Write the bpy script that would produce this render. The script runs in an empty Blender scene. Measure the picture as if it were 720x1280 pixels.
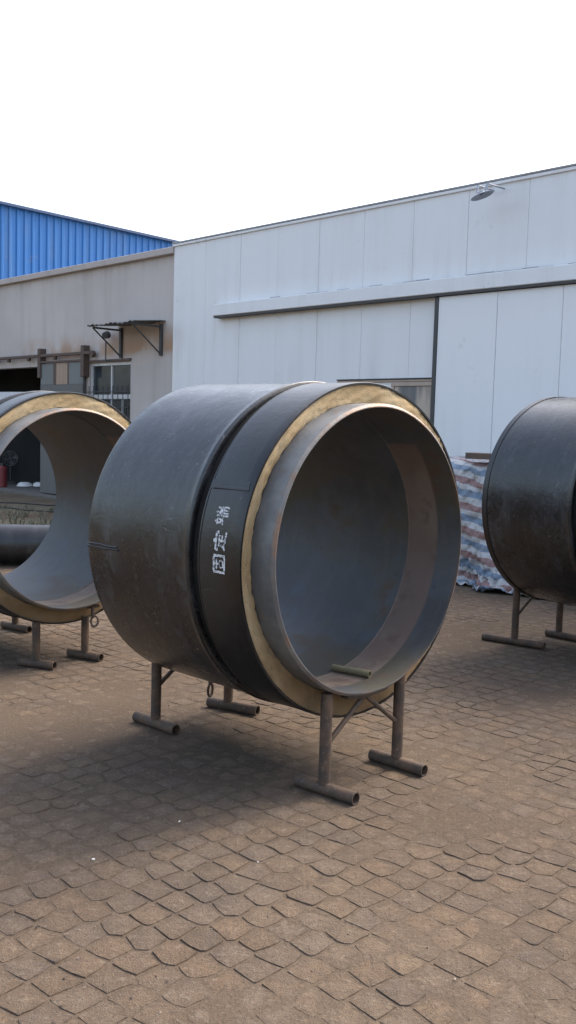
import bpy, math, random
import numpy as np
from mathutils import Vector, Matrix
random.seed(7); rng = np.random.default_rng(7)
scene = bpy.context.scene
col = scene.collection

# ------------------------------------------------------------------ camera
CAM_Z = 1.4986
cam_data = bpy.data.cameras.new('camera'); cam = bpy.data.objects.new('camera', cam_data); col.objects.link(cam)
R_ = Vector((0.99960074, 0.00251046, 0.02814339)); U_ = Vector((-0.02825514, 0.08881436, 0.99564736)); F_ = Vector((0.0, 0.99604503, -0.08884984))
m = Matrix((R_, U_, -F_)).transposed().to_4x4(); m.translation = (0, 0, CAM_Z)
cam.matrix_world = m
cam_data.sensor_fit = 'VERTICAL'; cam_data.sensor_height = 36.0; cam_data.sensor_width = 36.0
cam_data.lens = 36.0 * 1192.39 / 1280.0
cam_data.clip_start = 0.05; cam_data.clip_end = 3000
scene.camera = cam

# ------------------------------------------------------------------ sky, sun, exposure
SUN_AZ = math.radians(52.0)      # clockwise from +Y, behind the white building
SUN_EL = math.radians(46.0)
world = bpy.data.worlds.new('World'); scene.world = world; world.use_nodes = True
wn = world.node_tree.nodes; wl = world.node_tree.links
sky = wn.new('ShaderNodeTexSky'); sky.sky_type = 'NISHITA'; sky.sun_disc = False
sky.sun_elevation = SUN_EL; sky.sun_rotation = SUN_AZ
sky.air_density = 1.2; sky.dust_density = 6.0; sky.ozone_density = 1.0; sky.altitude = 50
hsv = wn.new('ShaderNodeHueSaturation'); hsv.inputs['Saturation'].default_value = 0.85
wl.new(sky.outputs[0], hsv.inputs['Color'])
wl.new(hsv.outputs[0], wn['Background'].inputs['Color'])
wn['Background'].inputs['Strength'].default_value = 0.15
sun_data = bpy.data.lights.new('sun', 'SUN'); sun = bpy.data.objects.new('sun', sun_data); col.objects.link(sun)
sun_data.energy = 0.75; sun_data.angle = math.radians(28); sun_data.color = (1.0, 0.93, 0.84)
sd = Vector((math.sin(SUN_AZ) * math.cos(SUN_EL), math.cos(SUN_AZ) * math.cos(SUN_EL), math.sin(SUN_EL)))
sun.rotation_euler = sd.to_track_quat('Z', 'Y').to_euler(); sun.location = (12, 10, 16)
scene.view_settings.view_transform = 'Standard'; scene.view_settings.look = 'None'
scene.view_settings.exposure = 1.72; scene.view_settings.gamma = 1.0; scene.view_settings.use_curve_mapping = False

# ------------------------------------------------------------------ material helper
class NT:
    def __init__(s, name):
        s.m = bpy.data.materials.new(name); s.m.use_nodes = True
        s.t = s.m.node_tree; s.n = s.t.nodes; s.b = s.n['Principled BSDF']
        s.tc = s.n.new('ShaderNodeTexCoord')
    def link(s, a, b): s.t.links.new(a, b)
    def put(s, sock, v):
        if hasattr(v, 'is_linked') or hasattr(v, 'links'): s.link(v, sock)
        else:
            if isinstance(v, (tuple, list)) and len(v) == 3 and sock.type == 'RGBA': v = (*v, 1)
            sock.default_value = v
    def co(s, kind='Object', scale=(1, 1, 1), loc=(0, 0, 0), rot=(0, 0, 0)):
        mp = s.n.new('ShaderNodeMapping'); s.link(s.tc.outputs[kind], mp.inputs[0])
        mp.inputs['Scale'].default_value = scale; mp.inputs['Location'].default_value = loc; mp.inputs['Rotation'].default_value = rot
        return mp.outputs[0]
    def pos(s, scale=(1, 1, 1)):
        g = s.n.new('ShaderNodeNewGeometry'); mp = s.n.new('ShaderNodeMapping'); s.link(g.outputs['Position'], mp.inputs[0])
        mp.inputs['Scale'].default_value = scale
        return mp.outputs[0]
    def noise(s, v, scale=5, detail=5, rough=.55, dist=0.0):
        k = s.n.new('ShaderNodeTexNoise'); s.link(v, k.inputs['Vector'])
        k.inputs['Scale'].default_value = scale; k.inputs['Detail'].default_value = detail
        k.inputs['Roughness'].default_value = rough; k.inputs['Distortion'].default_value = dist
        return k.outputs['Fac']
    def vor(s, v, scale, feature='F1', out='Distance'):
        k = s.n.new('ShaderNodeTexVoronoi'); k.feature = feature; s.link(v, k.inputs['Vector']); k.inputs['Scale'].default_value = scale
        return k.outputs[out]
    def ss(s, v, lo, hi, a=0.0, b=1.0):
        k = s.n.new('ShaderNodeMapRange'); k.interpolation_type = 'SMOOTHSTEP'; s.put(k.inputs['Value'], v)
        k.inputs['From Min'].default_value = lo; k.inputs['From Max'].default_value = hi
        k.inputs['To Min'].default_value = a; k.inputs['To Max'].default_value = b
        return k.outputs[0]
    def math(s, op, a, b=0.0, c=0.0):
        k = s.n.new('ShaderNodeMath'); k.operation = op
        s.put(k.inputs[0], a); s.put(k.inputs[1], b); s.put(k.inputs[2], c)
        return k.outputs[0]
    def mix(s, f, a, b, mode='MIX'):
        k = s.n.new('ShaderNodeMix'); k.data_type = 'RGBA'; k.blend_type = mode
        s.put(k.inputs[0], f); s.put(k.inputs[6], a); s.put(k.inputs[7], b)
        return k.outputs[2]
    def sep(s, v):
        k = s.n.new('ShaderNodeSeparateXYZ'); s.link(v, k.inputs[0]); return k.outputs
    def attr(s, name):
        k = s.n.new('ShaderNodeAttribute'); k.attribute_name = name; return k.outputs['Color']
    def bump(s, h, strength=.3, dist=.01, prev=None):
        k = s.n.new('ShaderNodeBump'); s.link(h, k.inputs['Height'])
        k.inputs['Strength'].default_value = strength; k.inputs['Distance'].default_value = dist
        if prev is not None: s.link(prev, k.inputs['Normal'])
        return k.outputs[0]
    def out(s, color, rough=.7, metal=0.0, normal=None, spec=None):
        s.put(s.b.inputs['Base Color'], color); s.put(s.b.inputs['Roughness'], rough); s.put(s.b.inputs['Metallic'], metal)
        if normal is not None: s.link(normal, s.b.inputs['Normal'])
        if spec is not None: s.b.inputs['Specular IOR Level'].default_value = spec
        return s.m

M = {}
# black polyethylene casing, scuffed and dusty, streaks run round the pipe
def scratches(k, v, scale, wid, mscale):
    n = k.noise(v, scale, 2, .5); l = k.math('SUBTRACT', 1, k.ss(k.math('ABSOLUTE', k.math('SUBTRACT', n, .5)), 0, wid))
    return k.math('MULTIPLY', l, k.ss(k.noise(k.co(), mscale, 3), .56, .66))
k = NT('casing_plastic'); P = k.co(); st = k.noise(k.co(scale=(6, .8, .8), rot=(0, .1, .08)), 1.5, 7, .66, .8); bl = k.noise(P, 2.2, 6, .6); fine = k.noise(k.co(scale=(30, 7, 7)), 2, 5, .65); sm = k.noise(P, 9, 8, .75, 1.2)
c = k.mix(k.ss(bl, .36, .64), (.0065, .0065, .007), (.012, .0135, .017)); c = k.mix(k.math('MULTIPLY', k.math('MULTIPLY', k.ss(st, .46, .66), k.ss(sm, .46, .60)), .6), c, (.062, .067, .075))
c = k.mix(k.math('MULTIPLY', k.math('MULTIPLY', k.ss(k.noise(P, 1.5, 4), .54, .66), sm), .6), c, (.045, .037, .030)); c = k.mix(k.math('MULTIPLY', k.ss(fine, .60, .72), .28), c, (.085, .087, .09))
c = k.mix(k.math('MULTIPLY', scratches(k, k.co(scale=(9, 1.2, 1.2), rot=(.2, .25, .3)), 2.2, .010, 3.1), .55), c, (.15, .15, .15)); c = k.mix(k.math('MULTIPLY', scratches(k, k.co(scale=(2, 2.5, 5), rot=(.5, .1, .7)), 2.6, .006, 4.3), .55), c, (.17, .17, .17))
c = k.mix(k.math('MULTIPLY', k.ss(k.noise(P, 48, 3, .6), .68, .72), .5), c, (.19, .18, .165))
M['casing'] = k.out(c, k.math('ADD', k.math('MULTIPLY', sm, .40), .10), 0, k.bump(k.math('ADD', bl, k.math('MULTIPLY', sm, .22)), .5, .014), .62)
k = NT('sleeve_plastic'); P = k.co(); st = k.noise(k.co(scale=(4, .8, .8)), 2.0, 6, .6, .5); bl = k.noise(P, 3.4, 6, .62); fn = k.noise(P, 40, 4, .7)
c = k.mix(k.ss(bl, .38, .66), (.0055, .0055, .006), (.012, .0125, .014)); c = k.mix(k.math('MULTIPLY', k.ss(st, .52, .72), .45), c, (.036, .035, .034))
c = k.mix(k.math('MULTIPLY', k.ss(fn, .66, .71), .35), c, (.12, .115, .105)); c = k.mix(k.math('MULTIPLY', scratches(k, k.co(scale=(2, 4, 3), rot=(.3, .4, .1)), 2.4, .007, 3.5), .5), c, (.11, .11, .11))
M['sleeve'] = k.out(c, k.math('ADD', k.math('MULTIPLY', bl, .36), .18), 0, k.bump(k.math('ADD', bl, k.math('MULTIPLY', fn, .10)), .5, .011), .6)
k = NT('sealing_mastic'); c = k.mix(k.noise(k.co(), 20, 3), (.008, .008, .008), (.022, .021, .02)); M['mastic'] = k.out(c, .85, 0, None, .15)
# yellow polyurethane foam, weathered brown skin
k = NT('polyurethane_foam'); P = k.co(); a = k.noise(P, 4, 6, .6); b = k.noise(P, 16, 6, .65); d = k.vor(P, 190)
c = k.mix(k.ss(a, .36, .64), (.37, .265, .145), (.46, .36, .225)); c = k.mix(k.math('MULTIPLY', k.ss(b, .50, .72), .55), c, (.36, .245, .125))
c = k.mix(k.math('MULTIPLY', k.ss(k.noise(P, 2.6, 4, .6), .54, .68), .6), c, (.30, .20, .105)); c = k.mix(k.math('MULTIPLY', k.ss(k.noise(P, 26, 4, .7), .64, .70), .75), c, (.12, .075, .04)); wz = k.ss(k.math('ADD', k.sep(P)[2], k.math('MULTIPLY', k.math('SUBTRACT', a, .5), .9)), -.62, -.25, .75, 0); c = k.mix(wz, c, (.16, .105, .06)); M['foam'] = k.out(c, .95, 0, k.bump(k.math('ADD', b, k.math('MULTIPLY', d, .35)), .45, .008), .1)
# mill scale steel, outside: rust along the bevel; x is minus the distance from the front end
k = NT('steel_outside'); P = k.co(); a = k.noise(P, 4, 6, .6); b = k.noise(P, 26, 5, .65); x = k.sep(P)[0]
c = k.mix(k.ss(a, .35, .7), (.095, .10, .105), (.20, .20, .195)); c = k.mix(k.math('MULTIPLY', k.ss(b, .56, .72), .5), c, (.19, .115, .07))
e = k.ss(k.math('ADD', x, k.math('MULTIPLY', k.math('SUBTRACT', b, .5), .05)), -.020, -.004)
c = k.mix(k.math('MULTIPLY', k.math('MULTIPLY', e, k.ss(k.noise(P, 6, 4), .45, .62, .1, 1)), .8), c, (.21, .125, .08)); M['steel_out'] = k.out(c, k.math('ADD', k.math('MULTIPLY', a, .3), .42), .25, k.bump(b, .35, .006))
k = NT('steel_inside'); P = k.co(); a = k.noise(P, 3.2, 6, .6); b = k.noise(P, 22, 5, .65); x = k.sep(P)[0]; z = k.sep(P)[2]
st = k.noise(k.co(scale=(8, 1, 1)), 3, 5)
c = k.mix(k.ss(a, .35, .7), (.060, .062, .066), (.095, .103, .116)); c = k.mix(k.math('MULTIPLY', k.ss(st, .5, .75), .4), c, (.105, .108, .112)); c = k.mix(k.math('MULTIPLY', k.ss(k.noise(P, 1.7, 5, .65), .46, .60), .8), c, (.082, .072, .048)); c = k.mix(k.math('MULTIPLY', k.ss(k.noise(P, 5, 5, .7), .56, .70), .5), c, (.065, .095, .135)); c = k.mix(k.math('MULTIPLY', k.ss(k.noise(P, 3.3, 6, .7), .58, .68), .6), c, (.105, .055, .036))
c = k.mix(k.math('MULTIPLY', k.ss(b, .58, .72), .35), c, (.045, .034, .026))
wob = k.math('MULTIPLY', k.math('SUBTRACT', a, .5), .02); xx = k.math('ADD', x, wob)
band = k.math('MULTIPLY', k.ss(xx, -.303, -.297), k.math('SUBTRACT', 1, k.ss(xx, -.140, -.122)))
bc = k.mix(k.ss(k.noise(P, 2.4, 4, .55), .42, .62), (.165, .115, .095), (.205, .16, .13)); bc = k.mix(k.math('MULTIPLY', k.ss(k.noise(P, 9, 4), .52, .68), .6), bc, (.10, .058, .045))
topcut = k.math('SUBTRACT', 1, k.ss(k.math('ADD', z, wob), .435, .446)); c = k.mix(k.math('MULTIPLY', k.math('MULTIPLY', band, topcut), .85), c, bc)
e = k.ss(k.math('ADD', x, k.math('MULTIPLY', k.math('SUBTRACT', b, .5), .05)), -.016, -.002)
c = k.mix(k.math('MULTIPLY', k.math('MULTIPLY', e, k.ss(k.noise(P, 6, 4), .45, .62, .1, 1)), .6), c, (.16, .095, .06)); M['steel_in'] = k.out(c, k.math('ADD', k.math('MULTIPLY', a, .30), .38), .18, k.bump(k.math('ADD', b, st), .2, .006))
# rusty stand tube
k = NT('rusty_tube'); P = k.pos(); a = k.noise(P, 14, 6, .65); b = k.noise(P, 60, 4)
c = k.mix(k.ss(a, .38, .66), (.056, .041, .032), (.108, .066, .042)); c = k.mix(k.math('MULTIPLY', k.ss(b, .58, .75), .6), c, (.19, .15, .115))
M['stand'] = k.out(c, .75, .1, k.bump(b, .4, .004))
k = NT('hollow_dark'); M['dark'] = k.out((.012, .011, .011), .9)
k = NT('white_stencil_paint'); n = k.noise(k.co(), 90, 4); c = k.mix(k.ss(n, .47, .60), (.62, .64, .66), (.16, .16, .165)); M['paint'] = k.out(c, .7)
# ground
def ground_color(k, P):
    a = k.noise(P, .55, 4, .55); b = k.noise(P, 2.3, 5, .6); d = k.noise(P, 38, 5, .7); w = k.noise(P, .33, 3, .5)
    c = k.mix(k.ss(a, .36, .64), (0.1009, 0.0733, 0.0525), (0.1298, 0.0955, 0.0674)); c = k.mix(k.math('MULTIPLY', k.ss(w, .50, .66), .55), c, (0.1442, 0.1042, 0.0683))
    c = k.mix(k.math('MULTIPLY', k.ss(b, .50, .72), .45), c, (0.0721, 0.0550, 0.0438)); c = k.mix(k.math('MULTIPLY', k.ss(d, .48, .74),   .6), c, (0.1905, 0.1563, 0.1208))
    return c, d, b
k = NT('dirt'); P = k.pos(); c, d, b = ground_color(k, P); c = k.mix(.26, c, (.048, .037, .029)); sp = k.noise(P, 150, 3, .7); c = k.mix(k.ss(k.noise(P, 75, 4, .75), .36, .50, .6, 0), c, (.045, .035, .028)); c = k.mix(k.ss(k.noise(P, 110, 3, .7), .60, .70, 0, .5), c, (.20, .17, .135))
M['dirt'] = k.out(c, .95, 0, k.bump(k.math('ADD', d, k.math('MULTIPLY', sp, .6)), .7, .010), .15)
k = NT('worn_paver'); P = k.pos(); c, d, b = ground_color(k, P); c = k.mix(.9, c, k.attr('tint'), 'MULTIPLY'); sp = k.noise(P, 190, 3, .7)
c = k.mix(k.ss(k.noise(P, 75, 4, .75), .36, .50, .55, 0), c, (.055, .045, .039)); c = k.mix(k.ss(k.noise(P, 7, 5, .65), .50, .70, 0, .5), c, (.075, .060, .051)); c = k.mix(k.ss(k.noise(P, 110, 3, .7), .60, .70, 0, .45), c, (.23, .20, .165))
M['paver'] = k.out(c, .92, 0, k.bump(k.math('ADD', d, k.math('MULTIPLY', sp, .9)), .85, .009), .2)
k = NT('soil'); P = k.pos(); c, d, b = ground_color(k, P); c = k.mix(k.ss(k.noise(P, .8, 5), .45, .6, 0, .6), c, (.13, .125, .085)); M['soil'] = k.out(c, .95, 0, k.bump(k.math('ADD', d, b), .6, .03), .1)
k = NT('gravel'); c = k.attr('tint'); M['gravel'] = k.out(c, .9)
# buildings
def painted(name, base, dirt, amt, rough, streak=6.0, mark=None):
    k = NT(name); P = k.pos(); s1 = k.noise(k.pos((streak, streak, .35)), 1.0, 6, .6); bl = k.noise(P, .8, 5); fn = k.noise(P, 30, 4)
    c = k.mix(k.math('MULTIPLY', k.math('MULTIPLY', k.ss(s1, .42, .78), k.ss(bl, .3, .7)), amt), base, dirt); c = k.mix(k.math('MULTIPLY', k.ss(fn, .62, .8), amt * .5), c, dirt)
    if mark: c = k.mix(k.math('MULTIPLY', k.ss(k.noise(P, 2.3, 7, .75), .62, .70), .5), c, mark)
    return k.out(c, rough, 0, k.bump(bl, .15, .02))
M['white_panel'] = painted('white_coated_panel', (.74, .75, .76), (.50, .49, .47), .55, .45, 5, (.52, .53, .55))
M['white_door'] = painted('white_door_panel', (.76, .77, .78), (.55, .54, .52), .45, .42, 4, (.58, .58, .60))
M['trim'] = painted('grey_trim', (.58, .60, .62), (.30, .25, .20), .8, .5, 8)
M['cap'] = painted('roof_edge_trim', (.30, .31, .33), (.22, .18, .15), .7, .5)
M['dark_steel'] = painted('dark_steel', (.055, .057, .06), (.10, .075, .06), .7, .6)
M['blue'] = painted('blue_coated_sheet', (.013, .135, .41), (.09, .16, .27), .8, .5, 3, (.16, .165, .18))
M['blue_trim'] = painted('blue_edge_trim', (.03, .07, .17), (.08, .09, .12), .5, .5)
M['rust'] = painted('rusty_steel', (.10, .072, .058), (.19, .10, .06), .8, .8, 12)
M['galv'] = painted('weathered_sheet', (.11, .11, .108), (.10, .075, .06), .7, .6)
M['wood'] = painted('weathered_board', (.36, .27, .20), (.20, .13, .09), .8, .8, 10)
M['frame_brown'] = painted('tan_frame', (.42, .34, .28), (.22, .16, .12), .7, .6)
M['frame_white'] = painted('white_frame', (.62, .63, .64), (.35, .32, .29), .7, .5)
M['greysheet'] = painted('grey_door_sheet', (.155, .165, .165), (.10, .09, .08), .7, .6)
M['inside'] = painted('dark_interior_plaster', (.10, .10, .10), (.05, .05, .05), .6, .9)
M['coping'] = painted('coping_mortar', (.46, .41, .385), (.28, .24, .22), .7, .9)
M['slab'] = painted('dirty_floor', (.13, .118, .105), (.08, .07, .06), .7, .95)
M['concrete'] = painted('concrete', (.25, .235, .22), (.15, .13, .12), .7, .9)
k = NT('beige_render'); P = k.pos(); s1 = k.noise(k.pos((3, 3, .25)), 1.2, 6, .6); bl = k.noise(P, .7, 5); fn = k.noise(P, 18, 5); z = k.sep(P)[2]
c = k.mix(k.ss(bl, .35, .65), (.47, .43, .405), (.53, .485, .455)); c = k.mix(k.math('MULTIPLY', k.ss(s1, .46, .78), .5), c, (.37, .33, .30))
ru = k.math('MULTIPLY', k.math('MULTIPLY', k.ss(z, 2.62, 2.80), k.math('SUBTRACT', 1, k.ss(z, 2.82, 3.25))), k.ss(k.noise(P, .9, 4), .42, .60)); c = k.mix(k.math('MULTIPLY', ru, .75), c, (.36, .20, .10))
tp = k.math('MULTIPLY', k.ss(k.math('ADD', z, k.math('MULTIPLY', s1, .5)), 4.42, 4.72), .4); c = k.mix(tp, c, (.20, .175, .155))
M['beige'] = k.out(c, .92, 0, k.bump(fn, .3, .01))
k = NT('window_glass'); n = k.noise(k.pos(), 1.7, 3); c = k.mix(k.ss(n, .4, .6), (.018, .024, .03), (.04, .05, .058)); M['glass'] = k.out(c, .12, 0, None, .6)
k = NT('curtained_glass'); n = k.noise(k.pos((2.2, 2.2, .3)), 1.6, 3); c = k.mix(k.ss(n, .42, .56), (.46, .39, .33), (.13, .14, .15)); M['glass_c'] = k.out(c, .18, 0, None, .5)
k = NT('red_enamel'); M['red'] = k.out((.17, .028, .03), .5)
k = NT('white_enamel'); M['enamel'] = k.out((.75, .75, .73), .4)
k = NT('grey_cable'); M['cable'] = k.out((.03, .03, .03), .7)
k = NT('lamp_metal'); M['lamp'] = k.out(k.mix(k.noise(k.pos(), 20, 3), (.27, .30, .36), (.38, .41, .46)), .7, 0)
k = NT('weed_leaf'); c = k.mix(k.noise(k.pos(), 3, 3), (.085, .09, .055), (.15, .135, .095)); M['weed'] = k.out(c, .8)
k = NT('olive_tube'); c = k.mix(k.noise(k.pos(), 30, 4), (.13, .115, .065), (.20, .18, .11)); M['stick'] = k.out(c, .7)
# woven striped tarpaulin: white, blue, white, red bands printed across the sheet (uv)
k = NT('striped_tarpaulin'); uv = k.sep(k.tc.outputs['UV']); wv = k.noise(k.co('UV', (2, 9, 1)), 3, 5)
t = k.math('ADD', k.math('ADD', uv[1], k.math('MULTIPLY', uv[0], .13)), k.math('MULTIPLY', wv, .06)); fr = k.math('FRACT', k.math('DIVIDE', t, .236))
blue = k.math('MULTIPLY', k.ss(fr, .20, .225), k.math('SUBTRACT', 1, k.ss(fr, .475, .50))); red = k.math('MULTIPLY', k.ss(fr, .68, .705), k.math('SUBTRACT', 1, k.ss(fr, .955, .98)))
c = k.mix(k.math('MULTIPLY', blue, .92), (.40, .40, .40), (.115, .175, .25)); c = k.mix(k.math('MULTIPLY', red, .92), c, (.22, .115, .105)); c = k.mix(k.ss(wv, .45, .8, 0, .4), c, (.30, .27, .25))
M['tarp'] = k.out(c, .55, 0, k.bump(k.noise(k.co('UV', (1, 1, 1)), 14, 5), .3, .02))

# ------------------------------------------------------------------ mesh helpers
class MB:
    def __init__(s): s.v = []; s.f = []; s.uv = None
    def add(s, vs, fs):
        o = len(s.v); s.v += [tuple(p) for p in vs]; s.f += [tuple(i + o for i in q) for q in fs]; return s
    def box(s, x0, x1, y0, y1, z0, z1):
        return s.add([(x, y, z) for z in (z0, z1) for y in (y0, y1) for x in (x0, x1)],
                     [(0, 2, 3, 1), (4, 5, 7, 6), (0, 1, 5, 4), (2, 6, 7, 3), (0, 4, 6, 2), (1, 3, 7, 5)])
    def cbox(s, x0, x1, y0, y1, z0, z1, b=.004):      # box with chamfered front (low y) edges
        fr = [(x0 + b, y0, z0 + b), (x1 - b, y0, z0 + b), (x1 - b, y0, z1 - b), (x0 + b, y0, z1 - b)]
        md = [(x0, y0 + b, z0), (x1, y0 + b, z0), (x1, y0 + b, z1), (x0, y0 + b, z1)]
        bk = [(x0, y1, z0), (x1, y1, z0), (x1, y1, z1), (x0, y1, z1)]
        fs = [(0, 1, 2, 3), (11, 10, 9, 8)]
        for o in (0, 4):
            for i in range(4): j = (i + 1) % 4; fs.append((o + i, o + 4 + i, o + 4 + j, o + j))
        return s.add(fr + md + bk, fs)
    def tube(s, A, B, r, seg=12, r2=None, hollow=0.0, cap=True):
        A = Vector(A); B = Vector(B); r2 = r if r2 is None else r2
        d = (B - A).normalized(); u = d.orthogonal().normalized(); w = d.cross(u); L = (B - A).length
        if hollow:
            prof = [(hollow_in, rr) for hollow_in, rr in ((min(.12, L * .4), r - hollow), (0, r - hollow), (0, r), (L, r), (L, r - hollow), (L - min(.12, L * .4), r - hollow))]
        else: prof = [(0, r), (L, r2)]
        vs = []
        for t, rr in prof:
            for i in range(seg):
                a = 2 * math.pi * i / seg; vs.append(A + d * t + (u * math.cos(a) + w * math.sin(a)) * rr)
        fs = []
        for q in range(len(prof) - 1):
            for i in range(seg): j = (i + 1) % seg; fs.append((q * seg + i, q * seg + j, (q + 1) * seg + j, (q + 1) * seg + i))
        if cap:
            fs.append(tuple(range(seg - 1, -1, -1))); fs.append(tuple((len(prof) - 1) * seg + i for i in range(seg)))
        return s.add(vs, fs)
    def path(s, pts, r, seg=8):
        for a, b in zip(pts[:-1], pts[1:]): s.tube(a, b, r, seg)
        return s
    def lathe(s, prof, seg=192, oy=0.0, oz=0.0, closed=False, jit=None):   # prof: (distance behind front, radius), axis local x
        n = len(prof); vs = []
        for q, (d, r) in enumerate(prof):
            for i in range(seg):
                a = 2 * math.pi * i / seg; rr = r + (jit(q, a) if jit else 0)
                vs.append((-d, oy + rr * math.cos(a), oz + rr * math.sin(a)))
        fs = []
        for q in range(n if closed else n - 1):
            q2 = (q + 1) % n
            for i in range(seg): j = (i + 1) % seg; fs.append((q * seg + i, q2 * seg + i, q2 * seg + j, q * seg + j))
        return s.add(vs, fs)
    def torus(s, c, R, r, ax, seg=20, sg=8, stretch=1.0):
        c = Vector(c); ax = Vector(ax).normalized(); u = Vector((0, 0, 1)); u = (u - ax * u.dot(ax)).normalized(); w = ax.cross(u); vs = []; fs = []
        for i in range(seg):
            a = 2 * math.pi * i / seg; dr = u * math.cos(a) * stretch + w * math.sin(a); p = c + dr * R; dn = dr.normalized()
            for j in range(sg):
                b = 2 * math.pi * j / sg; vs.append(p + dn * r * math.cos(b) + ax * r * math.sin(b))
        for i in range(seg):
            for j in range(sg): fs.append((i * sg + j, ((i + 1) % seg) * sg + j, ((i + 1) % seg) * sg + (j + 1) % sg, i * sg + (j + 1) % sg))
        return s.add(vs, fs)
    def mesh(s, name, mat, smooth=False):
        me = bpy.data.meshes.new(name); me.from_pydata(s.v, [], s.f); me.materials.append(M[mat]); me.validate(); me.update()
        if smooth:
            me.polygons.foreach_set('use_smooth', [True] * len(me.polygons))
            try: me.set_sharp_from_angle(angle=math.radians(40))
            except Exception: pass
        return me
    def build(s, name, mat, parent=None, smooth=False):
        return link(name, s.mesh(name, mat, smooth), parent)
def link(name, me, parent=None):
    o = bpy.data.objects.new(name, me); col.objects.link(o)
    if parent is not None: o.parent = parent
    return o
def empty(name, loc=(0, 0, 0), rz=0.0, parent=None):
    o = bpy.data.objects.new(name, None); col.objects.link(o); o.location = loc; o.rotation_euler = (0, 0, rz); o.empty_display_size = .2
    if parent is not None: o.parent = parent
    return o
def tag(o, label=None, cat=None, group=None, kind=None):
    if label: o['label'] = label
    if cat: o['category'] = cat
    if group: o['group'] = group
    if kind: o['kind'] = kind
    return o
def vnoise(x, y, cell, seed):
    r = np.random.default_rng(seed); g = r.random((256, 256)); X = x / cell; Y = y / cell
    i = np.floor(X).astype(int); j = np.floor(Y).astype(int); fx = X - i; fy = Y - j; fx = fx * fx * (3 - 2 * fx); fy = fy * fy * (3 - 2 * fy)
    a = g[i % 256, j % 256]; b = g[(i + 1) % 256, j % 256]; c = g[i % 256, (j + 1) % 256]; d = g[(i + 1) % 256, (j + 1) % 256]
    return (a * (1 - fx) + b * fx) * (1 - fy) + (c * (1 - fx) + d * fx) * fy - .5

# ------------------------------------------------------------------ ground and pavement
g = MB().add([(-900, -900, -.035), (900, -900, -.035), (900, 900, -.035), (-900, 900, -.035)], [(0, 1, 2, 3)]).build('ground', 'soil'); tag(g, kind='structure')
def dirt_h(x, y):
    return -.0019 + .0026 * vnoise(x, y, 1.3, 1) + .0036 * vnoise(x, y, .45, 2) + .0036 * vnoise(x, y, .13, 3) + .0022 * vnoise(x, y, .05, 4)
X0, X1, Y0, Y1 = -8.0, 8.0, .5, 13.0; ST = .032
gx = np.arange(X0, X1, ST); gy = np.arange(Y0, Y1, ST); GX, GY = np.meshgrid(gx, gy); GZ = dirt_h(GX, GY)
ex = np.minimum(np.minimum(GX - X0, X1 - .04 - GX), np.minimum(GY - Y0, Y1 - .04 - GY)); GZ = np.where(ex < .05, -.05, GZ)
nx, ny = len(gx), len(gy); idx = np.arange(nx * ny).reshape(ny, nx)
F4 = np.stack([idx[:-1, :-1], idx[:-1, 1:], idx[1:, 1:], idx[1:, :-1]], -1).reshape(-1, 4)
def npmesh(name, V, F, mat, smooth=False, tint=None):
    me = bpy.data.meshes.new(name); n = len(V); me.vertices.add(n); me.vertices.foreach_set('co', np.asarray(V, np.float32).ravel())
    k = F.shape[1]; me.loops.add(F.size); me.loops.foreach_set('vertex_index', F.astype(np.int32).ravel())
    me.polygons.add(len(F)); me.polygons.foreach_set('loop_start', np.arange(0, F.size, k, dtype=np.int32)); me.polygons.foreach_set('loop_total', np.full(len(F), k, np.int32))
    me.update(calc_edges=True); me.materials.append(M[mat])
    me.polygons.foreach_set('use_smooth', np.full(len(F), smooth, bool))
    if tint is not None:
        at = me.color_attributes.new('tint', 'FLOAT_COLOR', 'POINT'); at.data.foreach_set('color', np.concatenate([tint, np.ones((n, 1))], 1).astype(np.float32).ravel())
    return me
pavement = link('pavement', npmesh('pavement', np.stack([GX, GY, GZ], -1).reshape(-1, 3), F4, 'dirt', True)); tag(pavement, kind='structure')

# worn interlocking blocks, settled out of line: each outline is cut half way to its neighbours
PL, PW = .112, .104; ANG = math.radians(-42); ca, sa = math.cos(ANG), math.sin(ANG)
NJ, NI = 145, 140; jr = np.random.default_rng(77)
RJ, RI = np.meshgrid(np.arange(-NJ, NJ), np.arange(-NI, NI), indexing='ij')
LX = RI * PL + np.cumsum(jr.uniform(-.02, .03, 2 * NJ))[:, None] % PL + jr.normal(0, .0085, RJ.shape); LY = RJ * PW + jr.normal(0, .0065, RJ.shape)
PX = ca * LX - sa * LY + .3; PY = sa * LX + ca * LY + 5.0
PX = PX + .022 * np.sin(1.9 * PY + .6 * PX) + .010 * np.sin(5.3 * PY - 2 * PX); PY = PY + .022 * np.sin(2.3 * PX + 1.1)
ok = (PX > X0 + .2) & (PX < X1 - .2) & (PY > Y0 + .2) & (PY < Y1 - .2) & (PX * .7211 + PY * .6928 < 9.2)
def clip(poly, mx, my, nx_, ny_):
    out = []; n = len(poly); d = [(p[0] - mx) * nx_ + (p[1] - my) * ny_ for p in poly]
    for i in range(n):
        j = (i + 1) % n
        if d[i] <= 0: out.append(poly[i])
        if (d[i] < 0) != (d[j] < 0) and d[i] != d[j]:
            t = d[i] / (d[i] - d[j]); p, q = poly[i], poly[j]; out.append((p[0] + (q[0] - p[0]) * t, p[1] + (q[1] - p[1]) * t))
    return out
TINTS = np.array([(1.06, 1.06, 1.06), (.99, 1.0, 1.03), (1.1, 1.07, 1.03), (.97, .965, .965), (1.11, 1.06, 1.0), (1.04, 1.02, 1.0), (1.06, 1.08, 1.12)])
OFF = [(0, -1), (0, 1), (-1, 0), (1, 0), (-1, -1), (1, -1), (-1, 1), (1, 1), (-1, 2), (1, 2), (-1, -2), (1, -2), (2, 0), (-2, 0)]
blocks = []
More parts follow.
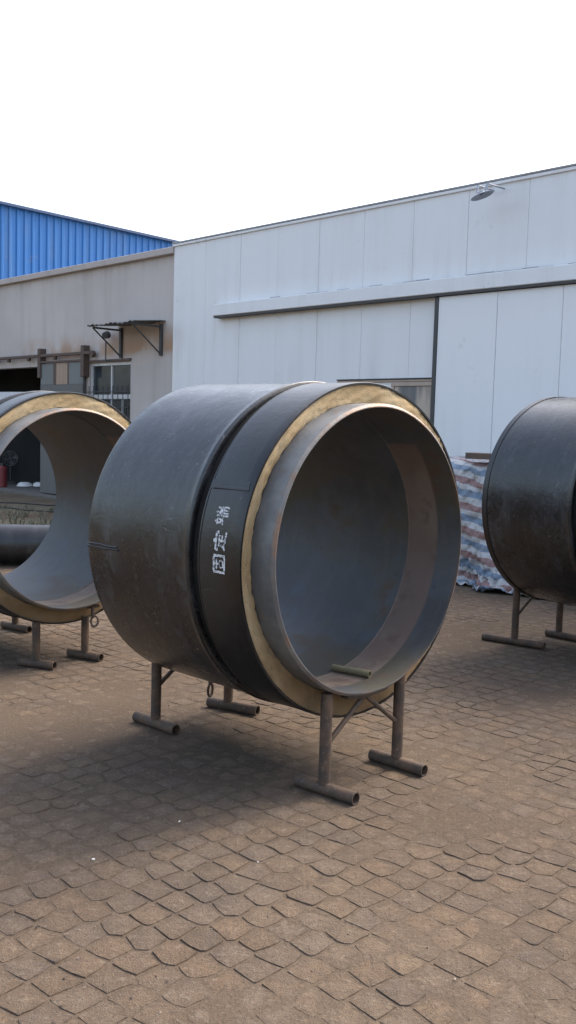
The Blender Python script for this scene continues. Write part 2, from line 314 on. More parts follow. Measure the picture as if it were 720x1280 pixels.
for aj, ai in zip(*np.nonzero(ok)):
    x, y = float(PX[aj, ai]), float(PY[aj, ai]); poly = [(-.16, -.16), (.16, -.16), (.16, .16), (-.16, .16)]
    for dj, di in OFF:
        qj, qi = aj + dj, ai + di
        if 0 <= qj < 2 * NJ and 0 <= qi < 2 * NI:
            vx, vy = float(PX[qj, qi]) - x, float(PY[qj, qi]) - y; poly = clip(poly, vx / 2, vy / 2, vx, vy)
    if len(poly) >= 4: blocks.append((x, y, poly))
cells = np.array([(b_[0], b_[1]) for b_ in blocks]); Fv = np.array(F_); Rv = np.array(R_); Uv = np.array(U_)
rel = np.concatenate([cells, np.full((len(cells), 1), -CAM_Z)], 1); dep = rel @ Fv
with np.errstate(all='ignore'): px = 360 + 1192.4 * (rel @ Rv) / dep; py = 640 - 1192.4 * (rel @ Uv) / dep
vis = (dep > .5) & (px > -15) & (px < 735) & (py < 1300) & (py > 0)
near = set(np.argsort(np.where(vis, dep, 1e9))[:300].tolist())
ZL = .003 * vnoise(cells[:, 0], cells[:, 1], 1.7, 9); AV = []; AF = []; AT = []; off = 0
for i, (x, y, poly) in enumerate(blocks):
    Q = np.array(poly); E_ = np.roll(Q, -1, 0) - Q; ln = np.hypot(E_[:, 0], E_[:, 1]); Q = Q[ln > .012]; Q2 = np.roll(Q, -1, 0)
    mid = (Q + Q2) / 2 + jr.normal(0, .0016, Q.shape); P = np.empty((2 * len(Q), 2)); P[0::2] = Q * .955; P[1::2] = mid; P += jr.normal(0, .0010, P.shape); n = len(P)
    c = P.mean(0); dr = (P - c) / np.linalg.norm(P - c, axis=1, keepdims=True)
    low = P - dr * jr.uniform(.0010, .0034, (n, 1)); rim = low - dr * jr.uniform(.0015, .006, (n, 1))
    V = np.zeros((2 * n + 1, 3)); V[:n, :2] = low; V[:n, 2] = -.013; V[n:2 * n, :2] = rim; V[n:2 * n, 2] = jr.normal(-.0011, .0007, n); V[2 * n, :2] = c + jr.normal(0, .012, 2); V[2 * n, 2] = .0005
    ia = np.arange(n); ib = (ia + 1) % n; T = np.concatenate([np.stack([ia, ib, n + ib], 1), np.stack([ia, n + ib, n + ia], 1), np.stack([n + ia, n + ib, np.full(n, 2 * n)], 1)])
    tn = TINTS[int(jr.integers(7))] * jr.uniform(.94, 1.06) * np.concatenate([np.full(n, .74), jr.uniform(.82, 1.05, n), [1.16]])[:, None]
    z = jr.normal(0, .0008) + ZL[i]; tx, ty = jr.normal(0, .005, 2); V[:, 2] += ty * V[:, 0] + tx * V[:, 1]
    if i in near:
        o = link('paver', npmesh('paver', V, T, 'paver', False, tn), pavement); o.location = (x, y, z)
    else:
        V += (x, y, z); AV.append(V); AF.append(T + off); AT.append(tn); off += len(V)
pf = link('paver_field', npmesh('paver_field', np.concatenate(AV), np.concatenate(AF), 'paver', False, np.concatenate(AT)), pavement); tag(pf, kind='stuff')

# loose grit on the paving
OV = np.array([(1, 0, 0), (-1, 0, 0), (0, 1, 0), (0, -1, 0), (0, 0, .7), (0, 0, -.7)]); OF = np.array([(0, 2, 4), (2, 1, 4), (1, 3, 4), (3, 0, 4), (2, 0, 5), (1, 2, 5), (3, 1, 5), (0, 3, 5)])
NG = 7500; gx_ = rng.uniform(-4.5, 4.5, NG); gy_ = 1.6 + 8.5 * rng.random(NG) ** 1.3; rs = .0012 + .0032 * rng.random(NG) ** 3; big = rng.random(NG) < .012; rs[big] *= 1.9
sc = rng.uniform(.6, 1.5, (NG, 1, 3)); th = rng.uniform(0, 6.28, NG); V = OV[None] * sc * rs[:, None, None]
Vx = V[..., 0] * np.cos(th)[:, None] - V[..., 1] * np.sin(th)[:, None]; Vy = V[..., 0] * np.sin(th)[:, None] + V[..., 1] * np.cos(th)[:, None]
gz = np.maximum(dirt_h(gx_, gy_), .001) + rs * .4; V = np.stack([Vx + gx_[:, None], Vy + gy_[:, None], V[..., 2] + gz[:, None]], -1)
tb = np.array([.17, .14, .115]) * rng.uniform(.5, 1.7, (NG, 1)); wht = big & (rng.random(NG) < .7); tb[wht] = (.65, .63, .6); dk = (~wht) & (rng.random(NG) < .25); tb[dk] = (.05, .04, .035)
gr = link('grit', npmesh('grit', V.reshape(-1, 3), (OF[None] + 6 * np.arange(NG)[:, None, None]).reshape(-1, 3), 'gravel', False, np.repeat(tb, 6, 0))); tag(gr, 'fine stones and grit scattered over the brown paving', 'grit', kind='stuff')

# ------------------------------------------------------------------ buildings (local x runs along the facade, y goes into the building)
DV = Vector((.69282891, -.72110201, 0)); NV = Vector((.72110201, .69282891, 0)); FACE_RZ = math.atan2(DV.y, DV.x)
W = 9.9; SF = W / 10.4
def fd(d): return d * SF
def fz(z): return CAM_Z + (z - CAM_Z) * SF
def at(d, n, z=0.0): return DV * d + NV * n + Vector((0, 0, z))
WD0 = fd(-13.92); TOP = fz(4.68); PWID = .0868 * W
wb = empty('white_panel_building', at(WD0, W), FACE_RZ)
tag(wb, 'long low white panel building with sliding door behind the pipes', 'building')
NP = 21; LEN = NP * PWID
MB().box(0, LEN, .055, 9, -.05, TOP - .06).build('core_wall', 'trim', wb)
pm = MB().cbox(.0015, PWID - .0015, 0, .05, -.03, TOP - .05, .004).mesh('wall_panel', 'white_panel')
for i in range(NP): o = link('wall_panel', pm, wb); o.location = (i * PWID, random.uniform(-.002, .002), 0)
MB().cbox(-.03, LEN + .03, -.035, 9.05, TOP - .020, TOP + .008, .006).build('roof_edge', 'cap', wb)
rf = MB().cbox(-.02, LEN + .02, -.028, .0, TOP - .060, TOP - .022, .004).build('fascia', 'white_panel', wb)
# sliding door track cover
tx0 = fd(-12.62) - WD0; tz0, tz1 = fz(3.31), fz(3.50)
tc_ = MB().cbox(tx0, LEN, -.15, -.003, tz0, tz1, .008).build('door_track_cover', 'white_panel', wb)
MB().box(tx0 + .01, LEN, -.135, -.02, tz0 - .03, tz0 - .002).build('track_rail', 'dark_steel', tc_)
sm = MB()
for i in range(60):
    a = tx0 + 1.2 + i * .2; sm.cbox(a, a + .21, -.02 - random.uniform(0, .02), -.002, tz1 + .002, tz1 + random.uniform(.012, .04), .003)
sm.build('sealant_bead', 'cap', tc_)
# sliding door leaf
dx0 = fd(-7.955) - WD0
door = empty('sliding_door', (dx0, 0, 0), 0, wb)
pm2 = MB().cbox(.002, .876, -.085, -.035, .06, tz0 - .035, .006).mesh('door_panel', 'white_door')
for i in range(5): o = link('door_panel', pm2, door); o.location = (i * .878 + .0, random.uniform(-.002, .002), 0)
MB().cbox(-.058, .002, -.095, -.004, .05, tz0 - .034, .004).build('edge_channel', 'dark_steel', door)
# window left of the sliding door, with its long lintel
wx0, wx1 = fd(-8.78) - WD0, fd(-7.955) - WD0 - .062; wz1 = fz(2.165); wz0 = .95
win = empty('window', (wx0, 0, 0), 0, wb); ww = wx1 - wx0
MB().cbox(0, ww, -.03, -.002, wz1 - .055, wz1, .004).build('frame', 'frame_brown', win)
MB().cbox(0, .05, -.03, -.002, wz0, wz1 - .057, .004).build('frame', 'frame_brown', win)
MB().cbox(ww - .05, ww, -.03, -.002, wz0, wz1 - .057, .004).build('frame', 'frame_brown', win)
MB().cbox(0, ww, -.045, -.002, wz0 - .05, wz0 - .002, .004).build('sill', 'frame_brown', win)
MB().box(.052, ww - .052, -.012, -.004, wz0, wz1 - .057).build('pane', 'glass_c', win)
lx0 = fd(-9.82) - WD0
MB().cbox(lx0, wx1, -.05, -.002, wz1 + .035, wz1 + .05, .004).build('lintel_flashing', 'dark_steel', wb)
MB().cbox(lx0, wx1, -.032, -.002, wz1 + .004, wz1 + .033, .004).build('lintel', 'frame_brown', wb)

# barn lamp under the roof edge
lp = empty('wall_lamp', at(fd(-7.16) + .02, W - .02, TOP - .1), FACE_RZ); tag(lp, 'grey shaded lamp on bracket under roof edge of white building', 'lamp')
MB().tube((-.06, -.01, -.03), (-.06, -.33, -.03), .011, 8).tube((-.06, -.33, -.025), (-.055, -.36, -.12), .011, 8).build('arm', 'lamp', lp)
MB().tube((.09, -.01, -.03), (.08, -.33, -.03), .011, 8).tube((.08, -.33, -.025), (.06, -.36, -.10), .014, 8).build('arm', 'lamp', lp)
sh = MB()
prof = [(.0, .045), (.035, .05), (.05, .09), (.075, .155), (.085, .185), (.088, .185), (.08, .15), (.055, .085), (.045, .04)]
vs = []; SG = 28
for d_, r_ in prof:
    for i in range(SG): a = 2 * math.pi * i / SG; vs.append((r_ * math.cos(a), r_ * math.sin(a), -d_))
sh.add(vs, [(q * SG + i, (q + 1) * SG + i, (q + 1) * SG + (i + 1) % SG, q * SG + (i + 1) % SG) for q in range(len(prof) - 1) for i in range(SG)] + [tuple(range(SG))])
o = sh.build('lamp_shade', 'lamp', lp, True); o.scale = (.74, .74, .6); o.location = (0, -.36, -.115); o.rotation_euler = (math.radians(9), math.radians(-17), 0)
o = MB().torus((0, 0, 0), .02, .018, (0, 0, 1), 12, 8, 1).build('bulb', 'enamel', lp, True); o.location = (0, -.36, -.16)

# ---- beige rendered building with sliding workshop door
BN = W + .05; BT = fz(4.50); BX0, BX1 = -21.15, WD0 - .002
bb = empty('beige_building', at(BX0, BN), FACE_RZ); tag(bb, 'flat roofed beige rendered workshop with rusty door rail', 'building')
def bx(d): return fd(d) - BX0
o0, o1 = bx(-21.35), bx(-16.95); oz1 = fz(2.64); v0, v1 = bx(-16.74), bx(-15.30); vz0, vz1 = fz(1.05), fz(2.66); BL = BX1 - BX0
wl_ = MB(); wl_.box(0, o0, 0, .24, -.05, BT); wl_.box(o0, v0, 0, .24, oz1, BT); wl_.box(o1, v0, 0, .24, -.05, oz1); wl_.box(v0, v1, 0, .24, vz1, BT); wl_.box(v0, v1, 0, .24, -.05, vz0); wl_.box(v1, BL, 0, .24, -.05, BT)
wl_.build('wall', 'beige', bb)
rw = MB(); rw.box(0, .2, .242, 6, -.05, BT - .3); rw.box(BL - .2, BL, .242, 6, -.05, BT - .3); rw.box(0, BL, 6.002, 6.2, -.05, BT - .3); rw.build('rear_walls', 'inside', bb)
MB().box(0, BL, .242, 6.2, BT - .298, BT - .15).build('roof', 'concrete', bb)
MB().box(.2, BL - .2, -.4, 6, -.04, -.004).build('floor_slab', 'slab', bb)
MB().cbox(0, BL, -.09, .32, BT + .002, fz(4.62), .008).build('coping', 'coping', bb)
# rail with brackets
rail = empty('door_rail', (0, 0, 0), 0, bb)
ra, rb = bx(-21.3), bx(-16.5); rz = fz(2.86)
MB().cbox(ra, rb, -.14, -.07, rz - .035, rz + .02, .006).build('rail_bar', 'rust', rail)
MB().cbox(bx(-18.6), rb - .25, -.13, -.08, rz - .16, rz - .12, .006).build('hanger_bar', 'rust', rail)
for d_ in (-20.4, -19.9, -19.0, -17.9): MB().tube((bx(d_), -.105, rz - .10), (bx(d_), -.105, rz - .035), .045, 10).build('roller', 'rust', rail)
for d_ in (-18.52, -16.80): MB().cbox(bx(d_) - .055, bx(d_) + .055, -.14, -.002, rz - .45, rz + .14, .01).build('bracket', 'rust', rail)
MB().tube((rb + .02, -.13, rz - .03), (rb + .02, -.06, rz - .03), .065, 14).tube((rb - .18, -.1, rz - .01), (rb, -.1, rz - .02), .03, 8).build('end_pulley', 'rust', rail)
# sliding leaf hung on the rail
sl = empty('sliding_leaf', (0, 0, 0), 0, bb); s0, s1 = bx(-18.50), bx(-16.82); sz1 = rz - .17; smz = fz(2.24)
for a, b_, mt in ((s0, bx(-17.98), 'greysheet'), (bx(-17.98) + .002, bx(-17.86), 'rust'), (bx(-17.86) + .002, bx(-17.42), 'wood'), (bx(-17.42) + .002, bx(-17.36), 'rust'), (bx(-17.36) + .002, s1, 'greysheet')):
    MB().cbox(a, b_, -.10, -.06, smz + .002, sz1, .004).build('upper_panel', mt, sl)
MB().cbox(s0, s1, -.105, -.055, smz - .25, smz, .005).build('mid_rail', 'galv', sl)
MB().cbox(s0, s1, -.10, -.06, .02, smz - .252, .004).build('lower_panel', 'galv', sl)
# window with white frame and security grille
wn_ = empty('window', (v0, 0, 0), 0, bb); ww = v1 - v0
for a in (0, ww * .49, ww - .03): MB().cbox(a, a + .03, .04, .10, vz0 + .052, vz1 - .062, .004).build('frame', 'frame_white', wn_)
MB().cbox(0, ww, .04, .10, vz1 - .06, vz1, .004).build('frame', 'frame_white', wn_); MB().cbox(0, ww, .035, .10, vz0, vz0 + .05, .004).build('frame', 'frame_white', wn_)
MB().cbox(.05, ww * .49 - .002, .045, .095, fz(2.0) - .05, fz(2.0) + .03, .004).build('transom', 'frame_white', wn_); MB().cbox(ww * .49 + .052, ww - .052, .045, .095, fz(2.0) - .05, fz(2.0) + .03, .004).build('transom', 'frame_white', wn_)
MB().cbox(ww * .75, ww * .75 + .035, .045, .095, vz0 + .052, fz(2.0) - .052, .004).build('frame', 'frame_white', wn_)
for a, b_ in ((.051, ww * .49 - .001), (ww * .49 + .051, ww - .051)): MB().box(a, b_, .07, .076, vz0 + .052, fz(2.0) - .052).build('pane', 'glass', wn_); MB().box(a, b_, .07, .076, fz(2.0) + .032, vz1 - .062).build('pane', 'glass', wn_)
for i in range(9):
    a = .03 + i * (ww - .06) / 8; MB().tube((a, -.03, vz0 + .02), (a, -.03, fz(2.2)), .008, 6).build('grille_bar', 'dark_steel', wn_)
for z_ in (vz0 + .1, fz(1.78), fz(1.93), fz(2.08)): MB().tube((0, -.045, z_), (ww, -.045, z_), .008, 6).build('grille_bar', 'dark_steel', wn_)
MB().cbox(v0 - .04 , v1 + .02, -.03, -.002, vz1 + .004, vz1 + .05, .004).build('window_head', 'rust', bb)
# awning over the small entrance
aw = empty('awning', (0, 0, 0), 0, bb); ay = fz(3.27); proj_ = .62
axw0, axw1 = bx(-15.60), bx(-14.31)
ma = MB(); NA = 40; vs = []; fs = []
for j, (yy, zz) in enumerate(((-proj_ - .05, ay + .005), (0, ay + .07))):
    for i in range(NA + 1): vs.append((axw0 - .12 + (axw1 - axw0 + .22) * i / NA, yy, zz + .012 * math.sin(i * math.pi / 2) + .012 * math.sin(i * .37)))
for i in range(NA): fs.append((i, i + 1, NA + 2 + i, NA + 1 + i))
n0 = len(vs); vs += [(x, y, z - .004) for x, y, z in vs]; fs += [tuple(n0 + q for q in f[::-1]) for f in fs]
for i in range(NA): fs.append((i, n0 + i, n0 + i + 1, i + 1))
ma.add(vs, fs).build('awning_sheet', 'galv', aw)
for xx in (axw0, axw1):
    MB().cbox(xx - .03, xx + .03, -.05, -.002, ay - .52, ay + .02, .004).build('wall_post', 'dark_steel', aw)
    MB().tube((xx, -.05, ay - .48), (xx, -proj_, ay - .03), .014, 8).build('strut', 'dark_steel', aw)
    MB().cbox(xx - .02, xx + .02, -proj_, -.052, ay - .04, ay - .01, .003).build('arm', 'dark_steel', aw)
MB().cbox(axw0 - .1, axw1 + .08, -proj_ - .03, -proj_ + .01, ay - .008, ay + .0, .002).build('edge_bar', 'dark_steel', aw)
# little lamp on a pole left of the awning
pl_ = empty('pole_lamp', at(fd(-15.92), BN - .15, fz(2.72)), FACE_RZ); tag(pl_, 'small dark round lamp on thin pole beside the rusty awning', 'lamp')
MB().tube((0, 0, -.05), (0, 0, .32), .014, 8).tube((0, 0, -.04), (0, .15, -.04), .012, 6).build('pole', 'galv', pl_)
o = MB().tube((0, -.05, 0), (0, .05, 0), .06, 20, .07).build('lamp_head', 'dark_steel', pl_, True); o.location = (.01, 0, .42); o.rotation_euler = (.25, .2, .5)

# ---- blue steel shed behind
bl_ = empty('blue_steel_shed', at(-21.2, W), FACE_RZ + math.pi / 2); tag(bl_, 'tall blue ribbed steel shed rising behind the beige workshop', 'building')
# local x now runs away along the gable, local y points away from the yard; the sheets face the yard
SHW = 1.0; zt = lambda n: 6.55 - .024 * n
MB().box(0, 16, .06, 20, 0, 6.0).build('core_wall', 'dark_steel', bl_)
for i in range(16):
    a = i * SHW; xs = []; NR = 5
    for r_ in range(NR):
        b0 = a + r_ * SHW / NR; xs += [(b0, .03), (b0 + .10, .03), (b0 + .125, 0), (b0 + .175, 0)]
    xs.append((a + SHW - .002, .03)); n_ = len(xs)
    vs = [(x, y, 0) for x, y in xs] + [(x, y, zt(x) - .055) for x, y in xs] + [(x, .05, 0) for x, y in xs] + [(x, .05, zt(x) - .055) for x, y in xs]
    fs = [(j, j + 1, n_ + j + 1, n_ + j) for j in range(n_ - 1)] + [(2 * n_ + j + 1, 2 * n_ + j, 3 * n_ + j, 3 * n_ + j + 1) for j in range(n_ - 1)]
    MB().add(vs, fs).build('cladding_sheet', 'blue', bl_)
MB().add([(-.3, -.10, zt(-.3) - .06), (16.2, -.10, zt(16) - .06), (16.2, 20, zt(16) - .06), (-.3, 20, zt(0) - .06), (-.3, -.10, zt(-.3)), (16.2, -.10, zt(16)), (16.2, 20, zt(16)), (-.3, 20, zt(0))],
         [(3, 2, 1, 0), (4, 5, 6, 7), (0, 1, 5, 4), (1, 2, 6, 5), (2, 3, 7, 6), (3, 0, 4, 7)]).build('roof_edge', 'blue_trim', bl_)

# ---- things inside and before the workshop door
def basin(loc, label):
    m_ = MB(); prof = [(.0, .10), (.03, .145), (.07, .17), (.085, .185), (.09, .18), (.07, .16), (.03, .13), (.012, .09)]; vs = []; sg = 24
    for h, r in prof:
        for i in range(sg): a = 2 * math.pi * i / sg; vs.append((r * math.cos(a), r * math.sin(a), .095 - h))
    m_.add(vs, [(q * sg + i, q * sg + (i + 1) % sg, (q + 1) * sg + (i + 1) % sg, (q + 1) * sg + i) for q in range(len(prof) - 1) for i in range(sg)] + [tuple(range(sg))[::-1], tuple(range((len(prof) - 1) * sg, len(prof) * sg))])
    o = m_.build('basin', 'enamel', None, True); o.location = loc; tag(o, label, 'basin', 'white basins upside down in the workshop doorway'); return o
basin((-5.93, 21.392, .0), 'left of two upturned white basins on the dark workshop floor')
basin((-5.62, 21.52, .0), 'right of two upturned white basins, next to the sliding leaf')
rc = empty('gas_cylinder', (-6.32, 21.0, 0)); tag(rc, 'dull red cylinder standing in the dark workshop doorway', 'cylinder')
vs = MB().tube((0, 0, 0), (0, 0, .42), .11, 20).tube((0, 0, .42), (0, 0, .47), .11, 20, .05); vs.build('body', 'red', rc, True)
MB().tube((0, 0, .472), (0, 0, .53), .03, 10).build('valve', 'dark_steel', rc)
fan = empty('round_fan', (-6.55, 22.4, 0)); tag(fan, 'round pale floor fan standing inside the dark workshop', 'fan')
MB().tube((0, 0, 0), (0, 0, .04), .16, 18).tube((0, 0, .04), (0, 0, .42), .02, 8).build('stand', 'galv', fan)
f_ = MB().torus((0, -.02, .58), .17, .012, (.1, -1, 0), 24, 6).torus((0, -.02, .58), .11, .008, (.1, -1, 0), 20, 6)
for i in range(12): a = i * math.pi / 6; f_.tube((0, -.03, .58), (.17 * math.cos(a), -.02, .58 + .17 * math.sin(a)), .005, 5)
f_.build('guard', 'greysheet', fan)
bd = MB()
for i in range(4): a = i * math.pi / 2 + .3; c_, s_ = math.cos(a), math.sin(a); bd.add([(0, .0, .58), (.14 * c_ - .05 * s_, .015, .58 + .14 * s_ + .05 * c_), (.15 * c_, 0, .58 + .15 * s_), (.14 * c_ + .05 * s_, -.015, .58 + .14 * s_ - .05 * c_)], [(0, 1, 2, 3)])
bd.build('blades', 'greysheet', fan)
def cable(pts, label):
    P = [Vector(p) for p in pts]; out = []
    for i in range(len(P) - 1):
        for t in range(6): u = t / 6; q = P[i].lerp(P[i + 1], u); out.append(q + Vector((0, .05 * math.sin(3 * u + i), 0)))
    out.append(P[-1]); o = MB().path(out, .012, 6).build('cable', 'cable', None, True); tag(o, label, 'cable')
cable([(-6.2, 17.2, -.02), (-5.0, 17.3, -.02), (-4.2, 17.0, -.02), (-2.5, 17.2, -.02)], 'black cable on soil nearest the workshop doorway')
cable([(-6.0, 16.8, -.02), (-4.95, 16.4, -.02), (-4.3, 15.9, -.02), (-2.8, 15.6, -.02)], 'black cable on soil nearer the weeds, behind the left pipe')
# weeds
wv_, wf_ = [], []
for i in range(170):
    t = random.random(); cx_ = random.uniform(-6.5, -2.0); cy_ = 13.2 + 3.0 * random.random() ** 1.4 + (cx_ + 4) * -.2
    for j in range(6):
        a = random.uniform(0, 6.28); h = random.uniform(.02, .08); w_ = random.uniform(.006, .014); lx, ly = math.cos(a), math.sin(a); x, y = cx_ + random.gauss(0, .05), cy_ + random.gauss(0, .05); q = len(wv_); b_ = random.uniform(.2, .8) * h
        wv_ += [(x - ly * w_, y + lx * w_, -.036), (x + ly * w_, y - lx * w_, -.036), (x + lx * b_ * .5 + ly * w_ * .8, y + ly * b_ * .5 - lx * w_ * .8, h * .65), (x + lx * b_, y + ly * b_, h)]
        wf_ += [(q, q + 1, q + 2), (q, q + 2, q + 3)]
w_o = MB().add(wv_, wf_).build('weeds', 'weed'); tag(w_o, 'low straggly weeds on soil behind the left pipe', 'weeds', kind='stuff')
# long black pipe lying behind the left pipe
lb = empty('long_black_pipe', (-3.0, 9.75, 0), math.radians(6)); tag(lb, 'long plain black pipe lying on ground behind the left pipe', 'pipe')
MB().lathe([(-1.55, .185), (-1.55, .205), (3.2, .205), (3.2, .185)], 64, 0, .215, True).build('casing', 'sleeve', lb, True)
for xx in (-1.2, 2.6): MB().box(-xx - .05, -xx + .05, -.25, .25, -.01, .012).build('bearer', 'wood', lb)

# ------------------------------------------------------------------ insulated pipes
STR = {}   # stencilled characters, as strokes in a unit cell (x right, y up): (x0, y0, x1, y1, width)
STR['gu'] = [(.06, .02, .06, .98, .10), (.94, .02, .94, .98, .10), (.14, .95, .86, .95, .10), (.14, .05, .86, .05, .10), (.22, .70, .78, .70, .08), (.5, .86, .5, .54, .08), (.31, .46, .69, .46, .07), (.31, .18, .69, .18, .07), (.31, .24, .31, .41, .07), (.69, .24, .69, .41, .07)]
STR['ding'] = [(.5, 1.0, .5, .90, .12), (.04, .80, .96, .80, .11), (.07, .74, .07, .60, .13), (.93, .74, .93, .60, .13), (.22, .54, .78, .54, .09), (.5, .48, .5, .08, .09), (.56, .32, .80, .32, .08), (.28, .40, .22, .18, .09), (.22, .18, .06, .02, .09), (.24, .16, .46, .06, .09), (.46, .06, .96, .03, .10)]
STR['duan'] = [(.20, .98, .20, .86, .09), (.04, .80, .38, .80, .09), (.12, .70, .16, .48, .08), (.32, .70, .26, .48, .08), (.02, .38, .38, .44, .09), (.70, .98, .70, .74, .07), (.50, .90, .50, .72, .07), (.92, .90, .92, .72, .07), (.50, .70, .92, .70, .07), (.46, .58, .98, .58, .08), (.68, .56, .62, .46, .06), (.48, .42, .96, .42, .07), (.49, .40, .49, .02, .07), (.63, .36, .63, .06, .06), (.78, .36, .78, .06, .06), (.94, .40, .94, .02, .07)]
def stencil(parent, key, s_front, s_back, th_lo, th_hi, R, oy, oz):
    # character turned a quarter: its top points to the back of the pipe, its right side upward round the casing
    mb = MB()
    for x0, y0, x1, y1, w in STR[key]:
        dx, dy = x1 - x0, y1 - y0; w *= 1.3; L = math.hypot(dx, dy) or 1; nx_, ny_ = -dy / L * w / 2, dx / L * w / 2
        n = max(2, int(L / .12)); vs = []
        for lay in (R + .0006, R + .0014):
            for i in range(n + 1):
                for sg in (-1, 1):
                    jx, jy = random.gauss(0, .012), random.gauss(0, .012); u = x0 + dx * i / n + nx_ * sg + (jx if lay > R + .001 else 0); v = y0 + dy * i / n + ny_ * sg + (jy if lay > R + .001 else 0); th_ = math.radians(th_hi + (th_lo - th_hi) * u); s_ = s_front + (s_back - s_front) * v
                    vs.append((-s_, oy + lay * math.cos(th_), oz + lay * math.sin(th_)))
        o_ = 2 * (n + 1); fs = [(o_ + 2 * i, o_ + 2 * i + 1, o_ + 2 * i + 3, o_ + 2 * i + 2) for i in range(n)]
        fs += [(2 * i, 2 * i + 2, o_ + 2 * i + 2, o_ + 2 * i) for i in range(n)] + [(2 * i + 1, o_ + 2 * i + 1, o_ + 2 * i + 3, 2 * i + 3) for i in range(n)] + [(0, o_, o_ + 1, 1), (2 * n, 2 * n + 1, o_ + 2 * n + 1, o_ + 2 * n)]
        mb.add(vs, fs)
    return mb.build('stencilled_character', 'paint', parent)
def insulated_pipe(front, t, Z, d, oy, oz, Lc, Ls, label, seed, letters=False, endband=False):
    a = Vector((math.sin(t), -math.cos(t), 0)); rz = math.atan2(a.y, a.x)
    o = empty('insulated_pipe', (front[0], front[1], Z), rz); tag(o, label, 'pipe', 'insulated steel pipe lengths on stands')
    rr = np.random.default_rng(seed); ph = rr.uniform(0, 6.28, 8); kk = rr.integers(2, 9, 8)
    wob = lambda q, an: .0016 * sum(math.sin(kk[i] * an + ph[i] + q * .3) for i in range(4)) * .5
    # outer casing, rear length, with its rolled lip; closed profile with thickness
    cas = [(.409, .692), (.409, .719), (.412, .7235), (.420, .7255), (.428, .7245), (.440, .7195), (.46, .7178)] + [(.46 + (Lc - .012 - .46) * q / 10, .7173) for q in range(1, 11)] + [(Lc - .004, .7160), (Lc, .7120), (Lc, .7035)]
    MB().lathe(cas, 192, oy, oz, True, wob).build('casing', 'casing', o, True)
    # dark mastic groove behind the sleeve
    MB().lathe([(.3625, .690), (.3625, .7060), (.368, .7040), (.376, .6985), (.4075, .6985), (.4075, .690)], 192, oy, oz, True).build('mastic_seal', 'mastic', o, True)
    if endband: MB().lathe([(Lc - .045, .7180), (Lc - .045, .7215), (Lc - .004, .7215), (Lc - .001, .7180)], 160, oy, oz, True).build('end_band', 'sleeve', o, True)
    sl = MB().lathe([(d, .7058), (d, .7145), (d + .004, .7165), (d + .05, .7168)] + [(.18 + .02 * i, .7168) for i in range(9)] + [(.3465, .7166), (.3485, .7125), (.351, .7125), (.353, .7160), (.359, .7156), (.362, .7135), (.362, .690), (.35, .690)], 192, oy, oz, True, wob).build('sleeve', 'sleeve', o, True)
    # overlap strip of the sleeve
    for th0, th1, s0, s1, h in ((154.6, 157.6, d + .02, .345, .0010), (156.6, 157.6, d + .015, .33, .0024)):
        vs = []; n = 6; m2 = 10
        for lay in (-.001, h):
            for i in range(m2 + 1):
                for j in range(n + 1):
                    an = math.radians(th0 + (th1 - th0) * j / n); s_ = s0 + (s1 - s0) * i / m2; r_ = .7168 + lay * (1 if lay > 0 and 0 < j < n else (.2 if lay > 0 else 1)) + wob(5, an); vs.append((-s_, oy + r_ * math.cos(an), oz + r_ * math.sin(an)))
        K = (m2 + 1) * (n + 1); fs = [(K + i * (n + 1) + j, K + i * (n + 1) + j + 1, K + (i + 1) * (n + 1) + j + 1, K + (i + 1) * (n + 1) + j) for i in range(m2) for j in range(n)]
        fs += [(j, j + 1, K + j + 1, K + j) for j in range(n)] + [(m2 * (n + 1) + j, K + m2 * (n + 1) + j, K + m2 * (n + 1) + j + 1, m2 * (n + 1) + j + 1) for j in range(n)]
        MB().add(vs, fs).build('overlap_strip', 'sleeve', sl, True)
    # foam faces (front and back), uneven cut
    def foam(dist, sgn, name):
        SG_, NR_ = 256, 9; vs = []; fs = []; q1, q2, q3 = rr.uniform(0, 6.28, 3)
        for ring in range(NR_ + 3):
            u = min(max((ring - 1) / NR_, 0), 1)
            for i in range(SG_):
                an = 2 * math.pi * i / SG_; c_, s_ = math.cos(an), math.sin(an)
                ri_ = .6105 + max(0, .0016 * math.sin(7 * an + q3) + .0014 * math.sin(23 * an + q1) + .0012 * math.sin(61 * an + q2) + rr.normal(0, .0007)); y = (ri_ * c_) * (1 - u) + (oy + .7052 * c_) * u; z = (ri_ * s_) * (1 - u) + (oz + .7052 * s_) * u
                bump_ = .005 * math.sin(5 * an + q1) * math.sin(u * 3.1) + .0022 * math.sin(17 * an + q2 + 3 * u) + .0018 * math.sin(41 * an + 9 * u) + rr.normal(0, .0014) + .004 * (u * (1 - u)) * 4
                if ring in (0, NR_ + 2): vs.append((-(dist + sgn * .08), y, z))
                else: vs.append((-(dist + sgn * .002) + sgn * bump_ - sgn * .004, y, z))
        for r_ in range(NR_ + 2):
            for i in range(SG_): j = (i + 1) % SG_; fs.append((r_ * SG_ + i, (r_ + 1) * SG_ + i, (r_ + 1) * SG_ + j, r_ * SG_ + j) if sgn > 0 else (r_ * SG_ + i, r_ * SG_ + j, (r_ + 1) * SG_ + j, (r_ + 1) * SG_ + i))
        return MB().add(vs, fs).build(name, 'foam', o, True)
    foam(d, 1, 'foam_ring'); foam(Lc, -1, 'foam_ring')
    w2 = lambda q, an: .0008 * math.sin(3 * an + ph[5]) + .0005 * math.sin(11 * an + ph[6])
    MB().lathe([(.0, .5945), (.0, .5985), (.009, .6092), (.016, .61), (d * .6, .61), (Ls - .012, .61), (Ls, .600), (Ls, .5945)], 192, 0, 0, False, w2).build('steel_tube', 'steel_out', o, True)
    ins = MB().lathe([(Ls, .5945)] + [(Ls * (1 - q / 24), .5945) for q in range(1, 24)] + [(.0, .5945)], 192, 0, 0, False, w2).build('steel_inner_wall', 'steel_in', o, True)
